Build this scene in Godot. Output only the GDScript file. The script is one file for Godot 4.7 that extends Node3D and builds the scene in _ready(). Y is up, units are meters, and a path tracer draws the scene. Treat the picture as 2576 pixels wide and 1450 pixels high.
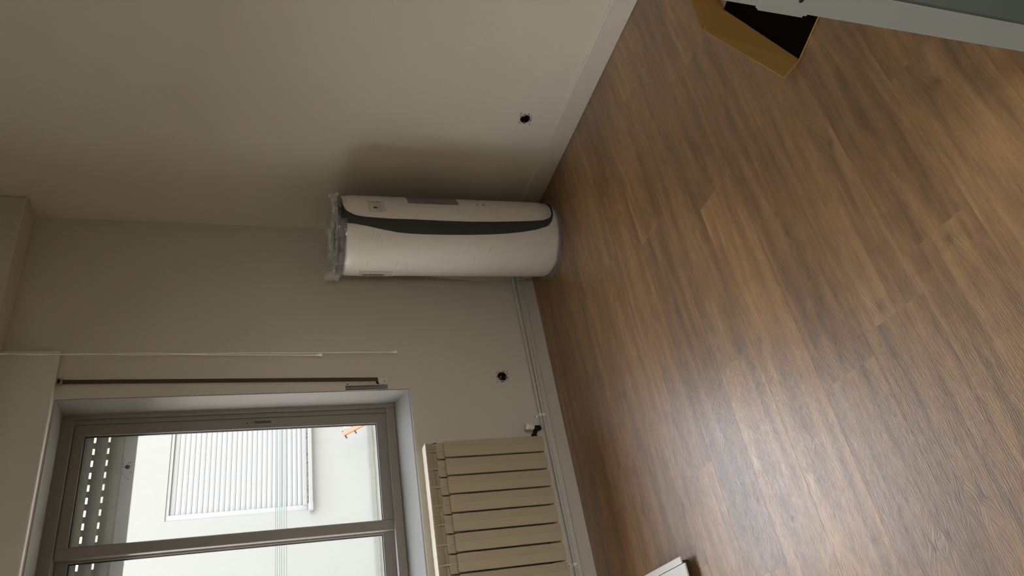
extends Node3D
# A small room seen from its doorway, through a camera turned on its side.

var M := {}
var rng := RandomNumberGenerator.new()

# ---------------------------------------------------------------- shape helpers
func new_st() -> SurfaceTool:
	var st := SurfaceTool.new()
	st.begin(Mesh.PRIMITIVE_TRIANGLES)
	st.set_smooth_group(-1)
	return st

func tri(st: SurfaceTool, a: Vector3, b: Vector3, c: Vector3, n: Vector3) -> void:
	if (a - c).cross(a - b).dot(n) < 0.0:
		var t := b
		b = c
		c = t
	st.add_vertex(a)
	st.add_vertex(b)
	st.add_vertex(c)

func quad(st: SurfaceTool, a: Vector3, b: Vector3, c: Vector3, d: Vector3, n: Vector3) -> void:
	tri(st, a, b, c, n)
	tri(st, a, c, d, n)

# box between two corners with chamfered edges
func box(st: SurfaceTool, lo: Vector3, hi: Vector3, c := 0.0, tr := Transform3D()) -> void:
	var m := (lo + hi) * 0.5
	var h := (hi - lo) * 0.5
	c = minf(c, minf(h.x, minf(h.y, h.z)) * 0.9)
	st.set_smooth_group(-1)
	for ax in 3:
		var u := (ax + 1) % 3
		var v := (ax + 2) % 3
		for s in [-1.0, 1.0]:
			var p := []
			for q in [[-1, -1], [1, -1], [1, 1], [-1, 1]]:
				var w := Vector3()
				w[ax] = h[ax] * s
				w[u] = (h[u] - c) * q[0]
				w[v] = (h[v] - c) * q[1]
				p.append(tr * (m + w))
			var n := Vector3()
			n[ax] = s
			quad(st, p[0], p[1], p[2], p[3], tr.basis * n)
		if c <= 0.0:
			continue
		for su in [-1.0, 1.0]:
			for sv in [-1.0, 1.0]:
				var e := []
				for k in [[-1, 0], [1, 0], [1, 1], [-1, 1]]:
					var w := Vector3()
					w[ax] = (h[ax] - c) * k[0]
					w[u] = (h[u] - (c if k[1] == 1 else 0.0)) * su
					w[v] = (h[v] - (0.0 if k[1] == 1 else c)) * sv
					e.append(tr * (m + w))
				var n := Vector3()
				n[u] = su
				n[v] = sv
				quad(st, e[0], e[1], e[2], e[3], tr.basis * n)
	if c > 0.0:
		for sx in [-1.0, 1.0]:
			for sy in [-1.0, 1.0]:
				for sz in [-1.0, 1.0]:
					var s := Vector3(sx, sy, sz)
					var a := m + (h - Vector3(0, c, c)) * s
					var b := m + (h - Vector3(c, 0, c)) * s
					var d := m + (h - Vector3(c, c, 0)) * s
					tri(st, tr * a, tr * b, tr * d, tr.basis * s)

# smooth grid of points rows x columns; out: a point the surface faces away from
func grid(st: SurfaceTool, g: Array, away: Vector3, closed := false, smooth := true, uv := false, vs := []) -> void:
	st.set_smooth_group(0 if smooth else -1)
	var rows := g.size()
	var cols: int = g[0].size()
	for i in rows - 1:
		for j in (cols if closed else cols - 1):
			var k := (j + 1) % cols
			var a: Vector3 = g[i][j]
			var b: Vector3 = g[i][k]
			var c: Vector3 = g[i + 1][k]
			var d: Vector3 = g[i + 1][j]
			var n := (a + b + c + d) * 0.25 - away
			if away.x > 1e5:
				n = Vector3(0, 1, 0)
			for t in [[a, b, c, j, i, j + 1, i, j + 1, i + 1], [a, c, d, j, i, j + 1, i + 1, j, i + 1]]:
				var p: Array = t.duplicate()
				if (p[0] - p[2]).cross(p[0] - p[1]).dot(n) < 0.0:
					p = [t[0], t[2], t[1], t[3], t[4], t[7], t[8], t[5], t[6]]
				for q in 3:
					if uv:
						st.set_uv(Vector2(float(p[3 + q * 2]) / (cols - (0 if closed else 1)), float(p[4 + q * 2]) / (rows - 1) if vs.is_empty() else float(vs[p[4 + q * 2]])))
					st.add_vertex(p[q])
	st.set_smooth_group(-1)

# tube along points
func tube(st: SurfaceTool, pts: Array, r: float, sides := 10, caps := true) -> void:
	var g := []
	var up := Vector3(0.31, 0.87, 0.38).normalized()
	for i in pts.size():
		var t: Vector3 = (pts[mini(i + 1, pts.size() - 1)] - pts[maxi(i - 1, 0)]).normalized()
		var x := up.cross(t).normalized()
		var y := t.cross(x)
		up = y
		var row := []
		for k in sides:
			var a := TAU * k / sides
			row.append(pts[i] + (x * cos(a) + y * sin(a)) * r)
		g.append(row)
	st.set_smooth_group(0)
	for i in pts.size() - 1:
		var mid: Vector3 = (pts[i] + pts[i + 1]) * 0.5
		for k in sides:
			var l := (k + 1) % sides
			var n: Vector3 = (g[i][k] + g[i + 1][l]) * 0.5 - mid
			quad(st, g[i][k], g[i][l], g[i + 1][l], g[i + 1][k], n)
	st.set_smooth_group(-1)
	if caps:
		for e in [0, pts.size() - 1]:
			var n: Vector3 = pts[0] - pts[1] if e == 0 else pts[e] - pts[e - 1]
			for k in range(1, sides - 1):
				tri(st, g[e][0], g[e][k], g[e][k + 1], n)

# profile of [radius, height] turned round an axis
func lathe(st: SurfaceTool, prof: Array, sides := 32, tr := Transform3D(), smooth := true) -> void:
	st.set_smooth_group(0 if smooth else -1)
	for i in prof.size() - 1:
		var p: Vector2 = prof[i]
		var q: Vector2 = prof[i + 1]
		var nn := Vector2(q.y - p.y, p.x - q.x)
		for k in sides:
			var a := TAU * k / sides
			var b := TAU * (k + 1) / sides
			var ca := Vector3(cos(a), 0, sin(a))
			var cb := Vector3(cos(b), 0, sin(b))
			var up := Vector3(0, 1, 0)
			var n := tr.basis * ((ca + cb).normalized() * nn.x + up * nn.y)
			var v := [tr * (ca * p.x + up * p.y), tr * (cb * p.x + up * p.y), tr * (cb * q.x + up * q.y), tr * (ca * q.x + up * q.y)]
			if p.x > 1e-6:
				tri(st, v[0], v[1], v[2] if q.x > 1e-6 else v[3], n)
			if q.x > 1e-6:
				tri(st, v[0], v[2], v[3], n)
	st.set_smooth_group(-1)

# flat polygon (x, y) pushed from z0 to z1, with a chamfer on the front rim
func extrude(st: SurfaceTool, poly: PackedVector2Array, z0: float, z1: float, tr := Transform3D(), ch := 0.0) -> void:
	var inner := poly
	if ch > 0.0:
		var o := Geometry2D.offset_polygon(poly, -ch)
		if o.size() == 1 and o[0].size() == poly.size():
			inner = o[0]
			# match the starting corner
			var best := 0
			for k in inner.size():
				if inner[k].distance_to(poly[0]) < inner[best].distance_to(poly[0]):
					best = k
			var r := PackedVector2Array()
			for k in inner.size():
				r.append(inner[(best + k) % inner.size()])
			inner = r
		else:
			ch = 0.0
	var zi := z1 - ch
	var cw := Geometry2D.is_polygon_clockwise(poly)
	for i in poly.size():
		var j := (i + 1) % poly.size()
		var a := poly[i]
		var b := poly[j]
		var n2 := Vector2(b.y - a.y, a.x - b.x) * (-1.0 if cw else 1.0)
		var n := tr.basis * Vector3(n2.x, n2.y, 0)
		quad(st, tr * Vector3(a.x, a.y, z0), tr * Vector3(b.x, b.y, z0), tr * Vector3(b.x, b.y, zi), tr * Vector3(a.x, a.y, zi), n)
		if ch > 0.0:
			var c := inner[i]
			var d := inner[j]
			quad(st, tr * Vector3(a.x, a.y, zi), tr * Vector3(b.x, b.y, zi), tr * Vector3(d.x, d.y, z1), tr * Vector3(c.x, c.y, z1), n.normalized() + tr.basis.z)
	var ix := Geometry2D.triangulate_polygon(inner)
	for k in range(0, ix.size(), 3):
		tri(st, tr * Vector3(inner[ix[k]].x, inner[ix[k]].y, z1), tr * Vector3(inner[ix[k + 1]].x, inner[ix[k + 1]].y, z1), tr * Vector3(inner[ix[k + 2]].x, inner[ix[k + 2]].y, z1), tr.basis.z)
	ix = Geometry2D.triangulate_polygon(poly)
	for k in range(0, ix.size(), 3):
		tri(st, tr * Vector3(poly[ix[k]].x, poly[ix[k]].y, z0), tr * Vector3(poly[ix[k + 1]].x, poly[ix[k + 1]].y, z0), tr * Vector3(poly[ix[k + 2]].x, poly[ix[k + 2]].y, z0), -tr.basis.z)

func rounded_rect(x0: float, y0: float, x1: float, y1: float, r: float, n := 4) -> PackedVector2Array:
	var p := PackedVector2Array()
	for c in [[x1 - r, y0 + r, -PI / 2], [x1 - r, y1 - r, 0.0], [x0 + r, y1 - r, PI / 2], [x0 + r, y0 + r, PI]]:
		for k in n + 1:
			var a: float = c[2] + PI / 2 * k / n
			p.append(Vector2(c[0] + cos(a) * r, c[1] + sin(a) * r))
	return p

func finish(st: SurfaceTool, called: String, mat: Material, parent: Node = self, tangents := false) -> MeshInstance3D:
	st.generate_normals()
	if tangents:
		st.generate_tangents()
	var o := MeshInstance3D.new()
	o.name = called
	o.mesh = st.commit()
	o.material_override = mat
	parent.add_child(o, true)
	return o

func thing(called: String, label: String, category: String, at := Vector3.ZERO) -> Node3D:
	var o := Node3D.new()
	o.name = called
	o.position = at
	add_child(o, true)
	o.set_meta("label", label)
	o.set_meta("category", category)
	return o

func tag(o: Node, label: String, category: String) -> void:
	o.set_meta("label", label)
	o.set_meta("category", category)

func structure(o: Node, label: String, category := "") -> void:
	o.set_meta("kind", "structure")
	o.set_meta("label", label)
	if category:
		o.set_meta("category", category)

func mat(c: Color, rough := 0.6, metal := 0.0) -> StandardMaterial3D:
	var m := StandardMaterial3D.new()
	m.albedo_color = c
	m.roughness = rough
	m.metallic = metal
	return m

func noise_tex(freq: float, seed_: int, as_normal: bool, strength := 4.0, size := 512) -> NoiseTexture2D:
	var t := NoiseTexture2D.new()
	var n := FastNoiseLite.new()
	n.seed = seed_
	n.frequency = freq
	n.fractal_octaves = 4
	t.noise = n
	t.width = size
	t.height = size
	t.seamless = true
	t.as_normal_map = as_normal
	t.bump_strength = strength
	return t

func smooth01(a: float, b: float, x: float) -> float:
	var t := clampf((x - a) / (b - a), 0.0, 1.0)
	return t * t * (3.0 - 2.0 * t)

func lookup(tab: Array, x: float) -> float:      # piecewise linear; tab sorted by [x, value]
	if x <= tab[0][0]:
		return tab[0][1]
	for i in tab.size() - 1:
		if x <= tab[i + 1][0]:
			var t: float = (x - tab[i][0]) / (tab[i + 1][0] - tab[i][0])
			return lerpf(tab[i][1], tab[i + 1][1], t)
	return tab[-1][1]

# ---------------------------------------------------------------- the scene
func _ready() -> void:
	rng.seed = 11
	camera_and_light()
	materials()
	shell()
	floor_planks()
	window()
	outside()
	radiator()
	mattress()
	fittings()
	cords()
	carton()
	white_board()

func camera_and_light() -> void:
	var cam := Camera3D.new()
	cam.name = "camera"
	var right := Vector3(-0.16576742, -0.94574383, 0.27944547)
	var down := Vector3(-0.83592815, -0.01558461, -0.54861758)
	var ahead := Vector3(0.52320674, -0.32453926, -0.78799047)
	cam.transform = Transform3D(Basis(right, -down, -ahead).orthonormalized(), Vector3(-2.3844576, 1.38419815, 3.06101904))
	cam.fov = rad_to_deg(2.0 * atan(725.0 / 1807.14))
	cam.near = 0.05
	cam.far = 200.0
	cam.current = true
	add_child(cam)

	var sky_m := ProceduralSkyMaterial.new()
	sky_m.sky_top_color = Color(0.86, 0.92, 1.0)
	sky_m.sky_horizon_color = Color(1.0, 0.975, 0.93)
	sky_m.ground_bottom_color = Color(0.45, 0.43, 0.40)
	sky_m.ground_horizon_color = Color(0.62, 0.62, 0.60)
	sky_m.sky_curve = 0.5
	sky_m.sun_angle_max = 1.0
	sky_m.energy_multiplier = 1.0
	var sky := Sky.new()
	sky.sky_material = sky_m
	var env := Environment.new()
	env.background_mode = Environment.BG_SKY
	env.sky = sky
	env.background_energy_multiplier = 13.5
	env.tonemap_mode = Environment.TONE_MAPPER_LINEAR
	env.tonemap_exposure = 1.0
	env.sdfgi_enabled = true
	env.ssao_enabled = true
	env.ssil_enabled = true
	var we := WorldEnvironment.new()
	we.name = "world_environment"
	we.environment = env
	add_child(we)

func materials() -> void:
	var wall := mat(Color(0.81, 0.775, 0.715), 0.85)
	wall.normal_enabled = true
	wall.normal_texture = noise_tex(0.03, 3, true, 2.0)
	wall.normal_scale = 0.25
	wall.uv1_triplanar = true
	wall.uv1_world_triplanar = true
	wall.uv1_scale = Vector3(3, 3, 3)
	M.wall = wall
	M.ceiling = mat(Color(0.86, 0.84, 0.80), 0.9)
	M.trim = mat(Color(0.78, 0.74, 0.69), 0.55)
	M.jamb = mat(Color(0.60, 0.61, 0.575), 0.55)
	M.hall = mat(Color(0.29, 0.315, 0.275), 0.85)
	M.painted_shade = mat(Color(0.53, 0.51, 0.475), 0.85)  # wall paint with shade put in, for the window recess and sill
	M.alu = mat(Color(0.52, 0.49, 0.46), 0.5)
	M.alu_light = mat(Color(0.74, 0.74, 0.74), 0.4)
	M.gasket = mat(Color(0.05, 0.05, 0.05), 0.7)
	M.pelmet = mat(Color(0.84, 0.815, 0.78), 0.55)
	M.rad = mat(Color(0.675, 0.62, 0.515), 0.4)
	M.pipe = mat(Color(0.78, 0.75, 0.70), 0.5)
	M.valve_dark = mat(Color(0.07, 0.07, 0.06), 0.35, 0.4)
	M.white_plastic = mat(Color(0.94, 0.925, 0.87), 0.4)
	M.dark = mat(Color(0.03, 0.028, 0.025), 0.8)
	M.steel = mat(Color(0.62, 0.61, 0.59), 0.35, 0.7)
	M.strap = mat(Color(0.30, 0.24, 0.18), 0.9)
	M.plaster = mat(Color(0.74, 0.70, 0.65), 0.95)
	M.cardboard = mat(Color(0.73, 0.56, 0.28), 0.85)
	M.cardboard_shade = mat(Color(0.075, 0.05, 0.02), 0.95)
	M.cardboard_shade.specular_mode = BaseMaterial3D.SPECULAR_DISABLED
	M.cord = mat(Color(0.96, 0.95, 0.91), 0.7)
	M.stucco = mat(Color(0.40, 0.397, 0.38), 0.9)
	M.facade_frame = mat(Color(0.41, 0.412, 0.405), 0.6)
	M.slat_far = mat(Color(0.40, 0.402, 0.395), 0.6)
	M.slat = mat(Color(0.60, 0.60, 0.56), 0.5)
	M.mortar = mat(Color(0.26, 0.24, 0.20), 0.95)
	M.orange = mat(Color(0.57, 0.345, 0.25), 0.6)
	M.wire = mat(Color(0.26, 0.34, 0.30), 0.6)
	M.ground = mat(Color(0.78, 0.76, 0.72), 0.95)
	M.board = mat(Color(0.85, 0.83, 0.79), 0.45)
	M.fabric_dark = mat(Color(0.25, 0.25, 0.25), 0.85)
	M.fabric_grey = mat(Color(0.34, 0.335, 0.335), 0.85)
	var fw := mat(Color(0.93, 0.90, 0.86), 0.42)
	fw.normal_enabled = true
	fw.normal_texture = crease_texture()
	fw.normal_scale = 1.3
	fw.clearcoat_enabled = true
	fw.clearcoat = 0.6
	fw.clearcoat_roughness = 0.28
	M.mattress = fw
	var film := mat(Color(0.95, 0.95, 0.93, 0.15), 0.16)
	film.transparency = BaseMaterial3D.TRANSPARENCY_ALPHA
	film.cull_mode = BaseMaterial3D.CULL_DISABLED
	M.film = film
	var glass := mat(Color(0.96, 1.0, 0.98, 0.04), 0.02)
	glass.transparency = BaseMaterial3D.TRANSPARENCY_ALPHA
	M.glass = glass

# fine creases of tight plastic film, as a normal map over (angle, height)
func crease_texture() -> ImageTexture:
	var im := Image.create(1024, 1024, false, Image.FORMAT_L8)
	im.fill(Color(0.5, 0.5, 0.5))
	var r := RandomNumberGenerator.new()
	r.seed = 5
	for c in 90:
		# gathers of short creases running round the roll
		var gx := r.randf_range(0, 1024)
		var gy := r.randf_range(0, 1024)
		for k in r.randi_range(2, 9):
			var x := gx + r.randfn(0.0, 16.0)
			var y := gy + r.randfn(0.0, 34.0)
			var l := int(r.randf_range(10, 44))
			var ang := r.randfn(0.0, 0.22)
			var w := r.randf_range(0.55, 1.0)
			var hgt := r.randf_range(-0.22, 0.30)
			for s in l:
				var f := sin(PI * s / l)
				var py := y + s * sin(ang)
				var ix := int(x + s * cos(ang))
				for d in range(-2, 3):
					var iy := int(py) + d
					if ix < 0 or iy < 0 or ix > 1023 or iy > 1023:
						continue
					var e := iy - py
					var v := im.get_pixel(ix, iy).r + hgt * f * exp(-e * e / (w * w))
					im.set_pixel(ix, iy, Color(v, v, v))
	im.bump_map_to_normal_map(7.0)
	return ImageTexture.create_from_image(im)

# ---------------------------------------------------------------- walls, ceiling, trim
func csg_box(parent: Node, lo: Vector3, hi: Vector3, cut := true) -> CSGBox3D:
	var b := CSGBox3D.new()
	b.name = "opening" if cut else "block"
	b.size = hi - lo
	b.position = (lo + hi) * 0.5
	b.operation = CSGShape3D.OPERATION_SUBTRACTION if cut else CSGShape3D.OPERATION_UNION
	parent.add_child(b, true)
	return b

const SOCKET_WALL := Vector3(-0.879, 0.2675, 0.0)
const SOCKET_SIDE := Vector3(0.0, 0.2595, 0.888)
const HOLE_R := 0.0235
const DOOR_X := -1.486
const DOOR_X2 := -2.42
const PART_Z := 2.521
const PART_Z2 := 2.574
const CEIL := 2.62

func shell() -> void:
	var w := CSGCombiner3D.new()
	w.name = "wall_window_side"
	add_child(w)
	csg_box(w, Vector3(-5.2, -0.3, -0.32), Vector3(0.2, 2.9, 0.0), false)
	csg_box(w, Vector3(-2.08, 0.735, -0.5), Vector3(-0.932, 2.186, 0.3))
	csg_box(w, Vector3(-4.8, 0.0, -0.5), Vector3(-2.6, 2.186, 0.3))  # cut for the unseen balcony door added to brighten the room
	var c := CSGCylinder3D.new()
	c.name = "socket_hole"
	c.radius = HOLE_R
	c.height = 0.12
	c.sides = 40
	c.rotation.x = PI / 2
	c.position = SOCKET_WALL
	c.operation = CSGShape3D.OPERATION_SUBTRACTION
	w.add_child(c)
	w.material_override = M.wall
	structure(w, "beige painted wall with the window, behind the radiator and pipes", "wall")

	var r := CSGCombiner3D.new()
	r.name = "wall_right"
	add_child(r)
	csg_box(r, Vector3(0.0, -0.3, -0.32), Vector3(0.2, 2.9, 4.6), false)
	c = CSGCylinder3D.new()
	c.name = "socket_hole"
	c.radius = HOLE_R
	c.height = 0.12
	c.sides = 40
	c.rotation.z = PI / 2
	c.position = SOCKET_SIDE
	c.operation = CSGShape3D.OPERATION_SUBTRACTION
	r.add_child(c)
	r.material_override = M.wall
	structure(r, "plain beige side wall with an empty socket hole above the baseboard", "wall")

	var st := new_st()
	box(st, Vector3(-5.2, -0.3, 0.0), Vector3(-5.0, 2.9, 4.6))
	structure(finish(st, "wall_left", M.wall), "far left wall of the room", "wall")
	st = new_st()
	box(st, Vector3(-5.2, CEIL, -0.32), Vector3(0.2, 2.9, 4.6))
	structure(finish(st, "ceiling", M.ceiling), "white ceiling of the room", "ceiling")
	st = new_st()
	box(st, Vector3(-5.0, 2.4, 0.0), Vector3(0.0, CEIL, 0.145), 0.003)
	structure(finish(st, "ceiling_beam", M.wall), "ceiling beam running along the top of the window wall", "beam")
	# thin partition with the doorway the camera looks through
	st = new_st()
	box(st, Vector3(DOOR_X, 0, PART_Z), Vector3(0.0, CEIL, PART_Z2 - 0.003), 0.0012)
	box(st, Vector3(-5.0, 0, PART_Z), Vector3(DOOR_X2, CEIL, PART_Z2 - 0.003), 0.0012)
	box(st, Vector3(DOOR_X2, 2.06, PART_Z), Vector3(DOOR_X, CEIL, PART_Z2 - 0.003), 0.0012)
	structure(finish(st, "wall_door_side", M.jamb), "white partition edge beside the doorway, right next to the cardboard box", "wall")
	st = new_st()
	box(st, Vector3(DOOR_X + 0.0008, 0, PART_Z2 - 0.004), Vector3(0.0, CEIL, PART_Z2 + 0.002), 0.001)
	box(st, Vector3(-5.0, 0, PART_Z2 - 0.004), Vector3(DOOR_X2 - 0.0008, CEIL, PART_Z2 + 0.002), 0.001)
	structure(finish(st, "wall_hall_side", M.hall), "grey green hall face of the partition beside the doorway", "wall")
	# back wall of the hall, with an unseen daylight opening added for brightness
	st = new_st()
	box(st, Vector3(-5.0, -0.3, 4.4), Vector3(-3.0, 2.9, 4.6))
	box(st, Vector3(-1.0, -0.3, 4.4), Vector3(0.0, 2.9, 4.6))
	box(st, Vector3(-3.0, -0.3, 4.4), Vector3(-1.0, 1.2, 4.6))
	box(st, Vector3(-3.0, 2.05, 4.4), Vector3(-1.0, 2.9, 4.6))
	structure(finish(st, "wall_back", M.wall), "hall wall behind the camera with an added daylight opening", "wall")

	# baseboards
	st = new_st()
	var prof := PackedVector2Array([Vector2(0, 0), Vector2(0.012, 0), Vector2(0.012, 0.0565), Vector2(0.0095, 0.0592), Vector2(0, 0.0592)])
	extrude(st, prof, -5.0, -0.012, Transform3D(Basis(Vector3(0, 0, 1), Vector3(0, 1, 0), Vector3(1, 0, 0)), Vector3.ZERO))
	structure(finish(st, "baseboard_window_side", M.trim), "low white baseboard under the heating pipes", "baseboard")
	st = new_st()
	prof = PackedVector2Array([Vector2(0, 0.0015), Vector2(-0.012, 0.0015), Vector2(-0.012, 0.100), Vector2(-0.009, 0.1045), Vector2(-0.004, 0.1055), Vector2(0, 0.1085)])
	extrude(st, prof, 0.0, PART_Z, Transform3D())
	structure(finish(st, "baseboard_right", M.trim), "tall white baseboard along the plain side wall", "baseboard")

	# pelmet board over the window: rounded lower edge
	st = new_st()
	prof = PackedVector2Array([Vector2(0.0, 2.4), Vector2(0.0, 2.190)])
	for k in 7:
		var a := -PI / 2 + PI / 2 * k / 6.0
		prof.append(Vector2(0.022 + 0.008 * cos(a), 2.196 + 0.008 * sin(a)))
	prof.append(Vector2(0.030, 2.4))
	extrude(st, prof, -2.3, -0.722, Transform3D(Basis(Vector3(0, 0, 1), Vector3(0, 1, 0), Vector3(1, 0, 0)), Vector3.ZERO), 0.003)
	tag(finish(st, "shutter_box_cover", M.pelmet), "pale flat cover board above the window, hanging below the ceiling beam", "cover")

	# the strike plate on the doorway edge
	var sp := thing("strike_plate", "white metal strike plate with a dark screw hole on the doorway edge", "strike plate", Vector3(DOOR_X, 0.61, 2.545))
	st = new_st()
	box(st, Vector3(-0.0022, -0.046, -0.0255), Vector3(0, 0.052, 0.0235), 0.0006)
	finish(st, "plate", M.jamb, sp)
	st = new_st()
	box(st, Vector3(-0.0022, -0.04, -0.029), Vector3(0.004, 0.046, -0.024), 0.0006)
	finish(st, "lip", M.jamb, sp)
	st = new_st()
	lathe(st, [Vector2(0, 0.0008), Vector2(0.0042, 0.0005), Vector2(0.0045, -0.003)], 16, Transform3D(Basis(Vector3(0, 0, 1), Vector3(-1, 0, 0), Vector3(0, -1, 0)), Vector3(-0.0022, -0.018, 0.0)))
	finish(st, "screw_hole", M.dark, sp)

# ---------------------------------------------------------------- the floor
func wood_images(seed_: int) -> Array:
	var W := 1024
	var H := 256
	var n := FastNoiseLite.new()
	n.seed = seed_
	n.noise_type = FastNoiseLite.TYPE_SIMPLEX_SMOOTH
	n.fractal_octaves = 2
	n.frequency = 1.0
	var r := RandomNumberGenerator.new()
	r.seed = seed_ * 77 + 5
	var tone := r.randf_range(-0.13, 0.13)
	var redness := r.randf_range(-0.02, 0.02)
	var knots := []
	for k in 3:
		knots.append([r.randf(), r.randf_range(0.1, 0.9), r.randf_range(0.5, 1.0)])
	var col := PackedByteArray()
	col.resize(W * H * 3)
	var hgt := PackedByteArray()
	hgt.resize(W * H)
	var ring := r.randf_range(9.0, 15.0)
	var cx := r.randf_range(0.2, 0.8)
	for y in H:
		var v := float(y) / H
		for x in W:
			var u := float(x) / W * 6.5      # plank lengths are 6.5 widths
			var kn := 0.0
			var bend := 0.0
			for k in knots:
				var dx: float = (u - k[0] * 6.5) / (0.34 * k[2])
				var dy: float = (v - k[1]) / (0.17 * k[2])
				var q := exp(-(dx * dx + dy * dy))
				bend += q * 0.08 * signf(v - k[1] + 0.001)
				kn += exp(-(dx * dx * 22.0 + dy * dy * 9.0))
			var wv := v + bend + 0.06 * n.get_noise_2d(u * 0.35, v * 1.3 + 9.0)
			var broad := n.get_noise_2d(u * 0.22 + 40.0, wv * 3.0)
			var streak := n.get_noise_2d(u * 0.42 + 80.0, wv * 15.0)
			var fine := n.get_noise_2d(u * 1.9, wv * 64.0)
			var pore := n.get_noise_2d(u * 3.6 + 11.0, wv * 84.0)
			var mottle := n.get_noise_2d(u * 2.2 + 60.0, v * 5.0)
			var arch := sin((absf(wv - cx) * ring + 0.5 * u + 1.2 * broad) * TAU * 0.5)
			var t := 0.5 + tone + broad * 0.30 + mottle * 0.12 + streak * 0.15 + fine * 0.10 - maxf(0.0, pore - 0.15) * 0.22 + arch * 0.045
			t -= clampf(kn, 0.0, 1.0) * 0.42
			t = clampf(t, 0.0, 1.0)
			var i := (y * W + x)
			col[i * 3] = int(clampf(lerpf(0.362, 0.700, t) + redness * 0.5, 0.0, 1.0) * 255.0)
			col[i * 3 + 1] = int(clampf(lerpf(0.246, 0.530, t), 0.0, 1.0) * 255.0)
			col[i * 3 + 2] = int(clampf(lerpf(0.122, 0.330, t) - redness * 0.5, 0.0, 1.0) * 255.0)
			hgt[i] = int(clampf(0.62 + 0.25 * pore - 0.75 * maxf(0.0, pore - 0.12) + fine * 0.10, 0.0, 1.0) * 255.0)
	var ci := Image.create_from_data(W, H, false, Image.FORMAT_RGB8, col)
	var hi := Image.create_from_data(W, H, false, Image.FORMAT_L8, hgt)
	hi.convert(Image.FORMAT_RGB8)
	hi.bump_map_to_normal_map(3.2)
	return [ImageTexture.create_from_image(ci), ImageTexture.create_from_image(hi)]

func floor_planks() -> void:
	var fl := Node3D.new()
	fl.name = "floor"
	add_child(fl)
	structure(fl, "brown oak plank floor", "floor")
	var st := new_st()
	box(st, Vector3(-5.2, -0.3, 0.0), Vector3(0.0, -0.0045, 4.6))
	finish(st, "subfloor", mat(Color(0.40, 0.30, 0.21), 0.7), fl)
	var woods := []
	for k in 8:
		var ims := wood_images(21 + k)
		var m := mat(Color(1, 1, 1), 0.42)
		m.albedo_texture = ims[0]
		m.normal_enabled = true
		m.normal_texture = ims[1]
		m.normal_scale = 0.8
		m.metallic_specular = 0.707
		m.clearcoat_enabled = true
		m.clearcoat = 0.5
		m.clearcoat_roughness = 0.36
		woods.append(m)
	var L := 1.245
	var Wd := 0.193
	var known := {0: -0.77, 1: -0.495, 2: -0.865, 3: -1.522, 4: -1.002, 5: -1.762, 7: -1.612, 8: -1.242}
	var r := RandomNumberGenerator.new()
	r.seed = 4
	var last := -1
	for k in range(-4, 14):
		var z0 := maxf(0.70 + Wd * k, 0.0)
		var z1 := 0.70 + Wd * (k + 1)
		if z1 < 0.02:
			continue
		var e: float = known.get(k, r.randf_range(-1.2, -0.1))
		while e > 0.0:
			e -= L
		while e + L < 0.0:
			e += L
		var x1 := e + L
		while x1 > -4.2:
			var x0 := x1 - L
			var a := maxf(x0, -5.0)
			var b := minf(x1, 0.0)
			if b - a > 0.02:
				var v := r.randi_range(0, 7)
				if v == last:
					v = (v + 3) % 8
				last = v
				plank(fl, woods[v], a, b, z0, z1, x0, 0.70 + Wd * k, L, Wd, r.randf() < 0.5, r.randf() < 0.5)
			x1 = x0

func plank(fl: Node, m: Material, a: float, b: float, z0: float, z1: float, ox: float, oz: float, L: float, Wd: float, fu: bool, fv: bool) -> void:
	var st := new_st()
	var g := 0.00003
	var ch := 0.0003
	a += g
	b -= g
	z0 += g
	z1 -= g
	var uvf := func(x: float, z: float) -> Vector2:
		var u := clampf((x - ox) / L, 0.0, 1.0)
		var v := clampf((z - oz) / Wd, 0.0, 1.0)
		return Vector2(1.0 - u if fu else u, 1.0 - v if fv else v)
	var put := func(p: Array, n: Vector3) -> void:
		for t in [[0, 1, 2], [0, 2, 3]]:
			var q: Array = t
			if ((p[q[0]] as Vector3) - (p[q[2]] as Vector3)).cross((p[q[0]] as Vector3) - (p[q[1]] as Vector3)).dot(n) < 0.0:
				q = [t[0], t[2], t[1]]
			for i in q:
				st.set_uv(uvf.call(p[i].x, p[i].z))
				st.add_vertex(p[i])
	var y := 0.0
	var lo := -0.005
	var ti := [Vector3(a + ch, y, z0 + ch), Vector3(b - ch, y, z0 + ch), Vector3(b - ch, y, z1 - ch), Vector3(a + ch, y, z1 - ch)]
	var to := [Vector3(a, y - ch * 0.7, z0), Vector3(b, y - ch * 0.7, z0), Vector3(b, y - ch * 0.7, z1), Vector3(a, y - ch * 0.7, z1)]
	var bo := [Vector3(a, lo, z0), Vector3(b, lo, z0), Vector3(b, lo, z1), Vector3(a, lo, z1)]
	put.call(ti, Vector3.UP)
	var nn := [Vector3(0, 0, -1), Vector3(1, 0, 0), Vector3(0, 0, 1), Vector3(-1, 0, 0)]
	for i in 4:
		var j := (i + 1) % 4
		put.call([to[i], to[j], ti[j], ti[i]], nn[i] + Vector3.UP)
		put.call([bo[i], bo[j], to[j], to[i]], nn[i])
	finish(st, "plank", m, fl, true)

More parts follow.
